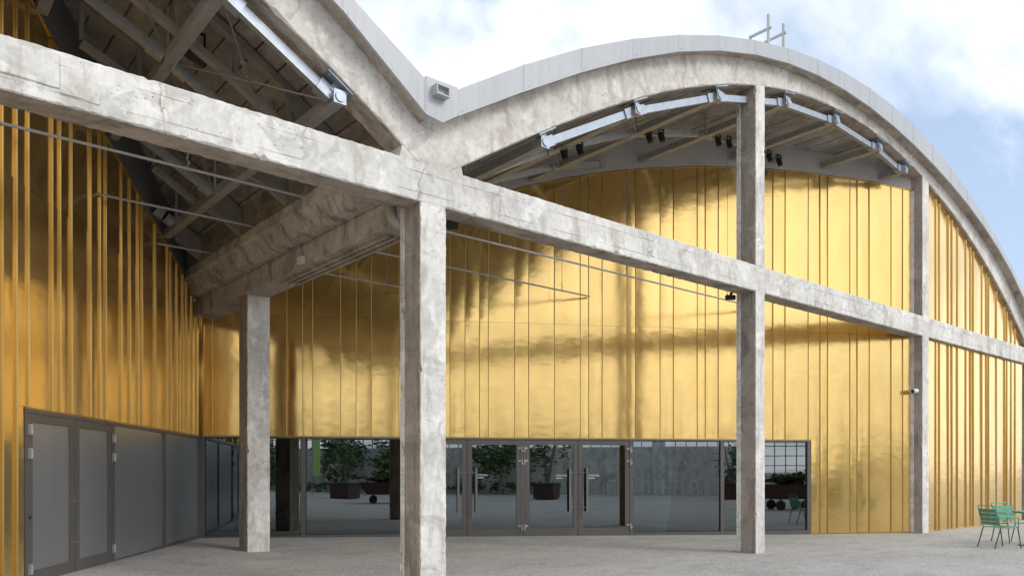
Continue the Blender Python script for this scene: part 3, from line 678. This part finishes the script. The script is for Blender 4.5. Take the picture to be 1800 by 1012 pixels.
for s0, s1, hs in ((4.95, 6.25, 4.92), (6.262, 7.585, 7.545)):
    bm = B(); z0, z1 = .10, HEAD - .06; a, b, c0, c1 = s0 + .14, s1 - .14, .34, HEAD - .16
    fbar(bm, *WLf, s0, a, z0, z1, -.05, .006); fbar(bm, *WLf, b, s1, z0, z1, -.05, .006); fbar(bm, *WLf, a, b, z0, c0, -.05, .006); fbar(bm, *WLf, a, b, c1, z1, -.05, .006)
    lf = obj('door_leaf', bm, M['frame'], sd)
    fp('perforated_panel', a + .001, b - .001, c0 + .001, c1 - .001, -.04, -.012, M['perf'], lf, WLf)
    for z in (.375, 1.82, 2.12):
        bm = B(); fbar(bm, *WLf, hs - .035, hs + .04, z - .07, z + .07, .013, .028); tube(bm, [P(*WLf, hs, .04, z - .06), P(*WLf, hs, .04, z + .06)], .02, 8)
        obj('hinge', bm, M['rod'], lf)
bm = B(); tube(bm, [P(*WLf, 7.515, .006, 1.02), P(*WLf, 7.515, .016, 1.02)], .022, 10); obj('keyhole', bm, M['black'], sd)
for z in (1.18, 1.20 - .60):
    for s in (6.21, 6.30):
        bm = B(); tube(bm, [P(*WLf, s, .006, z), P(*WLf, s, .013, z)], .010, 8); obj('bolt_head', bm, M['rod'], sd)

# ------------------------------------------------------------------ galvanised tube grid under each vault
def grid(root, cx, nodes, chords, right):
    tz = lambda x: low(x - cx) - .17
    ends = {}
    for x in nodes:
        ye = wall_y(x) - .06 if (x < 21 if right else True) else 8.9
        ye = max(8.9, ye)
        bm = B(); bar(bm, (x, 8.43, tz(x)), (x, ye, tz(x)), .07); pt = obj('purlin_tube', bm, M['galv_dull'], root); ends[x] = ye
        bm = B(); obox(bm, (x, 8.425, tz(x)), X, Y, Z, .082, .004, .082)
        tube(bm, [(x, 8.42, tz(x)), (x, 8.405, tz(x))], .062, 16); obj('end_cap', bm, M['galv'], pt)
        # bracket plate bolted to the rib above
        sl_ = (low(x - cx + .05) - low(x - cx - .05)) / .1; t = Vector((1, 0, sl_)).normalized(); nn_ = Vector((-t.z, 0, t.x))
        pc = Vector((x, 8.54, low(x - cx))) - nn_ * .014
        bm = B(); obox(bm, pc, t, Y, nn_, .19, .16, .009)
        for a in (-.14, .14):
            for b in (-.11, .11): tube(bm, [pc + t * a + Vector((0, b, 0)) - nn_ * .008, pc + t * a + Vector((0, b, 0)) - nn_ * .028], .014, 6)
        obox(bm, pc - nn_ * .055, t, Y, nn_, .05, .06, .05)
        obj('bracket_plate', bm, M['galv'], pt)
    for ci, y in enumerate(chords):
        xs_ = [x for x in nodes if ends[x] > y + .1]
        xe = list(xs_)
        if right and ci > 0:
            xl = 6.45; xe = [xl] + xe
            xr = P0.x + (P0.y - y) / .588 - .15
            if xr - xe[-1] > .5 and xr < 20.5: xe.append(xr)
        if not right:
            xw = P0.x - (P0.y - y) / 1.5217 + .05
            if xe and xe[0] - xw > .3: xe = [max(xw, -9.0)] + xe
        for a, b in zip(xe, xe[1:]):
            pa, pb = Vector((a, y, tz(a))), Vector((b, y, tz(b))); d = (pb - pa).normalized()
            bm = B(); bar(bm, pa + d * .09, pb - d * .09, .042, .06); ct = obj('chord_tube', bm, M['galv'] if ci == 0 else M['galv_dull'], root)
            for q, sg in ((pa, 1), (pb, -1)):
                bm = B(); obox(bm, q + d * sg * .17, d, Y, d.cross(Vector(Y)), .10, .066, .078); obj('splice_sleeve', bm, M['galv'] if ci == 0 else M['galv_dull'], ct)
        if ci:
            for x in xs_:
                bm = B(); tube(bm, [(x, y, tz(x) + .06), (x, y, under(x - cx) - .12)], .028, 6); obj('hanger_rod', bm, M['galv_dull'], root)
    # crossed bracing cables
    for y0, y1 in zip(chords, chords[1:]):
        for a, b in zip(nodes, nodes[1:]):
            if min(ends[a], ends[b]) < y1 - .2: continue
            for p, q in (((a, y0), (b, y1)), ((b, y0), (a, y1))):
                p = Vector((p[0], p[1], tz(p[0]) - .02)); q = Vector((q[0], q[1], tz(q[0]) - .02))
                bm = B(); tube(bm, [p, q], .012, 5, False); cb = obj('brace_cable', bm, M['cable'], root)
                d, u, v = frame_of(q - p); m_ = p.lerp(q, .42); bm = B()
                for s in (-1, 1): bar(bm, m_ - d * .11 + u * .02 * s, m_ + d * .11 + u * .02 * s, .006)
                for s in (-1, 1): obox(bm, m_ + d * .11 * s, d, u, v, .012, .028, .012)
                obj('turnbuckle', bm, M['cable'], cb)
CH = [8.56, 10.45, 12.75, 14.8]
NR = [7.72, 9.82, 12.1, 14.46, 16.5, 18.6, 20.0]
NL = [-2.4, -.8, .6, 1.72, 2.99, 4.37]
gr = thing('steel_tube_grid', 'galvanised tube grid with crossed cables under the right vault above the gold wall', 'steel grid', (12.1, 10.4, 8.6))
grid(gr, CR, NR, CH, True)
gl = thing('steel_tube_grid', 'galvanised tube grid with crossed cables in the dark left vault', 'steel grid', (3, 10.4, 6.9))
grid(gl, CL, NL, CH, False)

# lattice ribs of the old roof in the left vault
TY = [9.9, 11.63, 13.6, 15.75]
for i, y in enumerate(TY):
    wh = ['nearest the front arch', 'second behind the front arch', 'third behind the front arch', 'last before the gold corner'][i]
    tr = thing('lattice_rib', 'grey brown lattice rib under the left vault, ' + wh, 'roof rib', (5.1, y, 5.8), 'lattice ribs of the left vault')
    x0 = max(P0.x - (P0.y - y) / 1.5217 + .1, -9)
    def zr(x): return under(x - CL) - .13
    def zc_(x): return zr(x) - .60 * min(1, max(.0, (5.12 - x) / .5 + .35))
    xs_ = []; x = 5.09
    while x > x0: xs_.append(x); x -= .72
    for a, b in zip(xs_, xs_[1:]):
        bm = B(); bar(bm, (a, y, zc_(a)), (b, y, zc_(b)), .055, .045); obj('bottom_chord', bm, M['truss'], tr)
        bm = B(); bar(bm, (a, y, zr(a) - .06), (b, y, zr(b) - .06), .06, .05); obj('top_chord', bm, M['truss'], tr)
        bm = B(); bar(bm, (b, y, zc_(b) + .046), (b, y, zr(b) - .115), .03); obj('post', bm, M['truss'], tr)
    bm = B(); prism(bm, [(5.105, 5.78), (5.105, zr(5.105) - .01), (4.25, zr(4.25) - .12), (4.62, zc_(4.62) + .1)], 'y', y - .045, y + .045); obj('gusset_plate', bm, M['truss'], tr)

# ------------------------------------------------------------------ hanging rods
def rod(y, x0, x1, hangers, label, rz=5.79):
    t = thing('hanging_rod', label, 'rod', ((x0 + x1) / 2, y, rz), 'long rods hung under the canopy')
    bm = B(); tube(bm, [(x0, y, rz), (x1, y, rz)], .020, 8); obj('rod_tube', bm, M['rod'], t)
    for x in hangers:
        cx = CR if x > 5.7 else CL; zt = under(x - cx) - .1
        bm = B(); tube(bm, [(x, y, rz + .01), (x, y, rz + .23)], .005, 5); tube(bm, [(x, y, rz + .21), (x, y, zt)], .005, 5)
        h = obj('hanger_wire', bm, M['cable'], t)
        bm = B(); tube(bm, [(x - .02, y, rz + .01), (x + .02, y, rz + .08), (x - .015, y, rz + .14), (x + .005, y, rz + .21)], .009, 5); obj('hook', bm, M['cable'], h)
rod(10.68, 1.0, 16.9, [8.68, 12.06, 15.64, 3.3], 'front and longest grey rod, running behind the nearest column to the tall middle one', 5.645)
rod(12.95, 2.6, 13.3, [7.78, 12.39, 4.4], 'middle grey rod ending against the gold wall above the glass doors')
rod(15.06, 3.92, 9.36, [8.97, 4.6], 'rear and shortest grey rod, hung nearest the gold corner')

# ------------------------------------------------------------------ fittings
jb = thing('junction_box', 'small pale junction box with bent conduit on the flank of the gutter beam', 'junction box', (5.44, 11.8, 5.03))
bm = B(); box(bm, 5.395, 5.452, 11.72, 11.90, 4.975, 5.085); obj('box_body', bm, M['white'], jb)
bm = B(); box(bm, 5.388, 5.394, 11.735, 11.885, 4.988, 5.072); obj('box_lid', bm, M['white'], jb)
bm = B(); tube(bm, [(5.43, 11.81, 5.085), (5.43, 11.81, 5.22), (5.43, 11.83, 5.26), (5.43, 11.90, 5.28), (5.43, 13.4, 5.285)], .013, 8); obj('conduit', bm, M['pvc'], jb)
dp = thing('drain_pipe', 'grey plastic drain pipe bending into the back of the nearest column', 'pipe', (5.4, 9.0, 5.3))
bm = B(); tube(bm, [(5.38, 8.98, 5.62), (5.38, 8.98, 5.2), (5.385, 8.97, 5.08), (5.41, 8.95, 4.98), (5.46, 8.92, 4.92), (5.55, 8.88, 4.88), (5.62, 8.80, 4.87)], .075, 14); obj('pipe_bend', bm, M['pvc'], dp, smooth=True)
bm = B(); tube(bm, [(5.38, 8.98, 5.24), (5.38, 8.98, 5.19)], .083, 14); obj('pipe_collar', bm, M['pvc'], dp, smooth=True)
def speaker(x, y, z, label, k=1.0):
    t = thing('loudspeaker', label, 'loudspeaker', (x, y, z), 'black loudspeakers under the long beam')
    rot = Matrix.Rotation(R(-35), 3, 'Z') @ Matrix.Rotation(R(14), 3, 'X')
    bm = B(); obox(bm, (0, 0, 0), X, Y, Z, .15 * k, .12 * k, .085 * k); bmesh.ops.bevel(bm, geom=bm.edges[:], offset=.015, segments=2, affect='EDGES')
    for v in bm.verts: v.co = rot @ v.co + Vector((x, y, z))
    obj('speaker_box', bm, M['black'], t)
    bm = B(); obox(bm, (0, -.124 * k, 0), X, Y, Z, .13 * k, .004, .068 * k)
    for v in bm.verts: v.co = rot @ v.co + Vector((x, y, z))
    obj('speaker_grille', bm, M['black'], t)
    bm = B(); bar(bm, (x, y, z + .06), (x, y - .14, z + .16), .02); obj('bracket', bm, M['black'], t)
speaker(6.28, 8.90, 5.09, 'black loudspeaker under the beam, right of the nearest column')
speaker(13.16, 8.92, 5.05, 'black loudspeaker under the beam, left of the tall middle column', .6)
cc = thing('security_camera', 'white security camera on the brown flank of the rightmost column', 'security camera', (20.79, 8.6, 3.66))
c = Vector((20.69, 8.50, 3.66)); ax = Vector((-.88, .35, -.10)).normalized()
bm = B(); tube(bm, [c - ax * .09, c - ax * .07, c + ax * .05, c + ax * .06], .06, 14, radii=[.045, .06, .06, .055]); obj('camera_body', bm, M['white'], cc, smooth=True)
bm = B(); tube(bm, [c + ax * .061, c + ax * .085], .048, 14); obj('lens', bm, M['black'], cc)
bm = B(); tube(bm, [(20.79, 8.60, 3.66), (20.765, 8.60, 3.66)], .06, 14); tube(bm, [(20.77, 8.60, 3.66), c - ax * .09], .022, 8); obj('mount', bm, M['white'], cc)
def spot(x, y, z, label, big=False):
    t = thing('spotlight', label, 'spotlight', (x, y, z), 'black spotlights on the roof tubes')
    k = 1.25 if big else .72
    bm = B(); a = Vector((.15, -.25, -.95)).normalized() if not big else Vector((.8, -.2, -.35)).normalized(); p = Vector((x, y, z))
    tube(bm, [p + a * -.12 * k, p + a * .13 * k], .085 * k, 14); obj('lamp_housing', bm, M['black'], t)
    bm = B(); tube(bm, [p + a * .131 * k, p + a * .138 * k], .07 * k, 14); obj('lamp_front', bm, M['dark_room'], t)
    bm = B(); bar(bm, p + Vector((-.10 * k, 0, 0)), p + Vector((-.10 * k, 0, .22 * k)), .012); bar(bm, p + Vector((.10 * k, 0, 0)), p + Vector((.10 * k, 0, .22 * k)), .012); bar(bm, p + Vector((-.11 * k, 0, .22 * k)), p + Vector((.11 * k, 0, .22 * k)), .014); obj('yoke', bm, M['black'], t)
SP = [(9.93, 'leftmost black spotlight under the right vault'), (10.34, 'black spotlight under the right vault, second from the left'),
      (12.36, 'black spotlight under the right vault, third from the left'), (12.75, 'black spotlight under the right vault, fourth from the left'),
      (14.76, 'black spotlight just left of the tall middle column'), (15.18, 'black spotlight partly behind the left edge of the tall middle column'),
      (16.86, 'black spotlight just right of the tall middle column'), (17.3, 'rightmost black spotlight under the right vault')]
for i, (x, lb) in enumerate(SP):
    y = 10.32; spot(x, y, low(x - CR) - .17 - .17, lb)
spot(3.24, 10.22, 6.98, 'large black spotlight on the tubes of the dark left vault', True)
# ladder rail ends on the roof
rl = thing('roof_ladder_rail', 'pale steel ladder rails sticking up over the crest of the right arch', 'ladder rail', (13.6, 8.3, 9.8))
for x, z0, z1 in ((13.36, 9.75, 10.42), (13.90, 9.85, 10.44)):
    bm = B(); bar(bm, (x, 8.2, z0), (x, 8.2, z1), .021); obj('rail_post', bm, M['fascia'], rl)
    zz = z0 + .42
    bm = B(); bar(bm, (x, 8.14, zz - .02), (x, 8.62, zz - .02), .02); bar(bm, (x, 8.60, zz - .04), (x, 8.60, z0 - .1), .02); obj('rail_return', bm, M['fascia'], rl)

# ------------------------------------------------------------------ green garden chairs and table
def chair(loc, rz, label):
    t = thing('garden_chair', label, 'chair', (0, 0, 0), 'green metal chairs round the table')
    mt = M['green']; fm = M['green_dark']
    for s in (-1, 1):
        y = .24 * s
        bm = B(); tube(bm, [(.27, y * 1.02, 0), (.20, y, .44)], .012, 6); obj('leg', bm, fm, t)
        bm = B(); tube(bm, [(-.33, y * 1.0, 0), (-.19, y, .44)], .012, 6); obj('leg', bm, fm, t)
        bm = B(); tube(bm, [(.20, y, .44), (-.19, y, .42), (-.27, y, .66), (-.32, y, .87)], .011, 6); obj('side_frame', bm, mt, t)
        bm = B(); tube(bm, [(.20, y * 1.06, .44), (.20, y * 1.08, .63), (.16, y * 1.1, .66), (-.26, y * 1.04, .66)], .011, 6); obj('armrest', bm, mt, t)
    bm = B(); tube(bm, [(-.32, -.24, .865), (-.322, -.22, .88), (-.322, .22, .88), (-.32, .24, .865)], .010, 6); obj('top_rail', bm, mt, t)
    for k in range(5):
        x0 = -.17 + k * .078; bm = B(); z = .425 + .02 * (k / 4)
        box(bm, x0, x0 + .068, -.235, .235, z, z + .008); obj('seat_slat', bm, mt, t)
    for k in range(4):
        f0 = .10 + k * .215; f1 = f0 + .19
        def bp(f): return Vector((-.195 - .115 * f, 0, .44 + .40 * f))
        a, b = bp(f0), bp(f1); d = (b - a).normalized(); nn_ = Vector((-d.z, 0, d.x))
        bm = B(); obox(bm, (a + b) / 2, d, Y, nn_, (b - a).length / 2, .235, .004); obj('back_slat', bm, mt, t)
    t.location = loc; t.rotation_euler = (0, 0, rz)
    return t
# the two chairs: one seen from behind and the side, one facing the yard
chair((18.19, 5.76, 0), R(-32), 'green slatted metal chair in front, its back to the gold wall column')
chair((19.72, 6.02, 0), R(-126), 'green slatted metal chair behind, facing the yard beside the table')
tb = thing('garden_table', 'round green metal table at the right edge beside the green chairs', 'table', (19.20, 5.50, 0))
c = Vector((19.20, 5.50, 0))
bm = B(); tube(bm, [c, c + UP * .012], .24, 24); obj('table_foot', bm, M['green_dark'], tb)
bm = B(); tube(bm, [c + UP * .012, c + UP * .715], .03, 10); obj('table_post', bm, M['green_dark'], tb)
bm = B(); tube(bm, [c + UP * .716, c + UP * .74], .34, 32); obj('table_top', bm, M['green'], tb)

# ------------------------------------------------------------------ the yard behind the camera (seen mirrored in the glass and the gold)
WD = Vector((.982, -.19, 0)).normalized(); WN = Vector((.19, .982, 0)).normalized(); WO = Vector((-11.9, -18.6, 0))
yw = thing('yard_building', 'concrete factory wall across the yard with steel framed window openings', 'building', tuple(WO))
YW = (WO, WD, WN)
fp('wall', -40, 27.35, -.2, 3.3, -.5, 0, M['yard_wall'], yw, YW)
fp('wall', 32.35, 75, -.2, 3.3, -.5, 0, M['yard_wall'], yw, YW)
fp('wall', 27.352, 32.348, -.2, 1.4, -.5, 0, M['yard_wall'], yw, YW)
fp('wall', -40, 75, 7.6, 8.0, -.5, 0, M['yard_wall'], yw, YW)
for i in range(20):
    s = -38 + i * 5.9
    fp('pier', s - .45, s + .45, 0, 7.6, -.48, .18, M['conc_col'], yw, YW)
    bm = B()
    zb_ = 1.4 if i == 11 else 3.3
    for k in range(1, 7): fbar(bm, *YW, s + .45 + k * .714 - .025, s + .45 + k * .714 + .025, zb_, 7.6, -.28, -.22)
    for k in range(-2 if i == 11 else 1, 7): fbar(bm, *YW, s + .45, s + 5.45, 3.3 + k * .66 - .025, 3.3 + k * .66 + .025, -.279, -.221)
    obj('window', bm, M['mullion'], yw)
def leaves(bm, c, r, n, size, seed):
    rnd = random.Random(seed)
    cl = [Vector((rnd.gauss(0, .5) * r[0], rnd.gauss(0, .5) * r[1], rnd.gauss(0, .5) * r[2])) for _ in range(14)]
    for _ in range(n):
        q = rnd.choice(cl) + Vector((rnd.gauss(0, .2) * r[0], rnd.gauss(0, .2) * r[1], rnd.gauss(0, .2) * r[2])) + Vector(c)
        a = Vector((rnd.uniform(-1, 1), rnd.uniform(-1, 1), rnd.uniform(-1, 1))).normalized(); _, u, v = frame_of(a); s = size * rnd.uniform(.6, 1.4)
        bm.faces.new([bm.verts.new(p) for p in (q - u * s, q - v * s * .45, q + u * s, q + v * s * .45)])
def planter_tree(x, y, h, label, seed, m='leaf', k=1.0):
    t = thing('planter_tree', label, 'tree', (x, y, 0), 'trees in brown planters across the yard')
    bm = B(); box(bm, x - .6, x + .6, y - .6, y + .6, .06, .85); box(bm, x - .5, x + .5, y - .5, y + .5, 0, .06); box(bm, x - .66, x + .66, y - .66, y + .66, .85, .93); obj('planter_box', bm, M['rust'], t)
    bm = B(); rnd = random.Random(seed)
    for b in range(4):
        a = rnd.uniform(0, 6.3); e = Vector((x + math.cos(a) * .9 * k, y + math.sin(a) * .9 * k, h * rnd.uniform(.7, .95)))
        tube(bm, [Vector((x + math.cos(a) * .08, y + math.sin(a) * .08, .9)), Vector((x, y, 0)).lerp(e, .45) + UP * h * .1, e], .06, 6, radii=[.09, .06, .02])
    obj('trunk', bm, M['bark'], t)
    bm = B(); leaves(bm, (x, y, h * .62), (1.1 * k, 1.1 * k, h * .36), 380, .13, seed); obj('crown', bm, M[m], t)
planter_tree(-6.2, -6.4, 3.6, 'slim tree in a brown planter across the yard, left of the wheeled skip', 1, k=.8)
planter_tree(4.5, -10.5, 4.6, 'pale trunked tree in a brown planter across the yard, mirrored in the glass doors', 2, 'leaf2', .9)
planter_tree(14.4, -14.3, 3.6, 'tree in a brown planter across the yard, right of the pale trunked tree', 3, k=.7)
planter_tree(19.4, -8.6, 3.4, 'tree in a brown planter across the yard, behind the right wheeled skip', 4, k=.7)
for i, (x, y, h, s) in enumerate(((-12.5, -16.2, 4.6, 11), (-8.6, -17.0, 4.2, 12), (-1.5, -18.4, 4.4, 13), (-19.0, -15.2, 4.6, 14))):
    t = thing('yard_tree', ['bushy tree against the yard wall, left of the others', 'second bushy tree against the yard wall', 'tallest bushy tree against the yard wall', 'bushy tree at the far left end of the yard wall'][i], 'tree', (x, y, 0), 'trees along the yard wall')
    bm = B(); tube(bm, [(x, y, 0), (x + .1, y, h * .4), (x - .1, y + .1, h * .8)], .1, 7, radii=[.17, .11, .03]); obj('trunk', bm, M['bark'], t)
    bm = B(); leaves(bm, (x, y, h * .58), (1.9, 1.5, h * .4), 1500, .17, s); obj('crown', bm, M['leaf'], t)
def skip(x, y, label, seed):
    t = thing('wheeled_skip', label, 'planter cart', (x, y, 0), 'wheeled skips planted with grass')
    d = GD; n = GN
    o = Vector((x, y, 0)); bm = B()
    quadbox(bm, [P(o, d, n, a, b, z) for a, b, z in ((-.85, -.5, .45), (.85, -.5, .45), (.85, .5, .45), (-.85, .5, .45), (-1.25, -.6, 1.05), (1.25, -.6, 1.05), (1.25, .6, 1.05), (-1.25, .6, 1.05))]); obj('skip_body', bm, M['rust'], t)
    for a in (-.55, .55):
        for b in (-.4, .4):
            bm = B(); tube(bm, [P(o, d, n, a, b - .05, .2), P(o, d, n, a, b + .05, .2)], .2, 14); bar(bm, P(o, d, n, a, b, .2), P(o, d, n, a, b, .46), .03); obj('wheel', bm, M['black'], t)
    bm = B(); leaves(bm, (x, y, 1.3), (1.0, .5, .28), 700, .14, seed); obj('planting', bm, M['leaf2'], t)
skip(-1.3, -2.4, 'brown wheeled skip full of grass, mirrored left of the nearest column', 31)
skip(17.6, -3.0, 'brown wheeled skip full of grass, mirrored in the rightmost pane', 32)
for i, s in enumerate((0, 2.4, 3.3, 4.6, 5.6)):
    p = WO + WD * (17.5 + s) + WN * .7
    bm = B(); tube(bm, [p, p + UP * .8, p + WD * .08 + UP * .95, p + WD * .42 + UP * .95, p + WD * .5 + UP * .8, p + WD * .5], .035, 8)
    tag(obj('bike_hoop', bm, M['white']), ['leftmost', 'second from left', 'middle', 'second from right', 'rightmost'][i] + ' steel bike hoop at the foot of the yard wall', 'bike rack', 'bike hoops along the yard wall')
fl = thing('banner_flag', 'tall lime green banner on a pole, mirrored at the left of the wide pane', 'banner', (-9.0, -7.2, 0))
bm = B(); tube(bm, [(-9.0, -7.2, 0), (-9.0, -7.2, 4.2)], .025, 8); obj('banner_pole', bm, M['galv'], fl)
bm = B(); box(bm, -8.97, -8.45, -7.205, -7.195, 1.3, 4.1); obj('banner_cloth', bm, M['banner'], fl)
bm = B(); tube(bm, [(-9.0, -7.2, 0), (-9.0, -7.2, .06)], .28, 16); obj('banner_foot', bm, M['black'], fl)
bm = B(); rnd = random.Random(77)
for k in range(16):
    p = WO + WD * (-6 + k * 1.3) + WN * 1.3; leaves(bm, (p.x, p.y, .45), (.6, .6, .35), 130, .13, 200 + k)
obj('ground_cover', bm, M['leaf2'], kind='stuff')
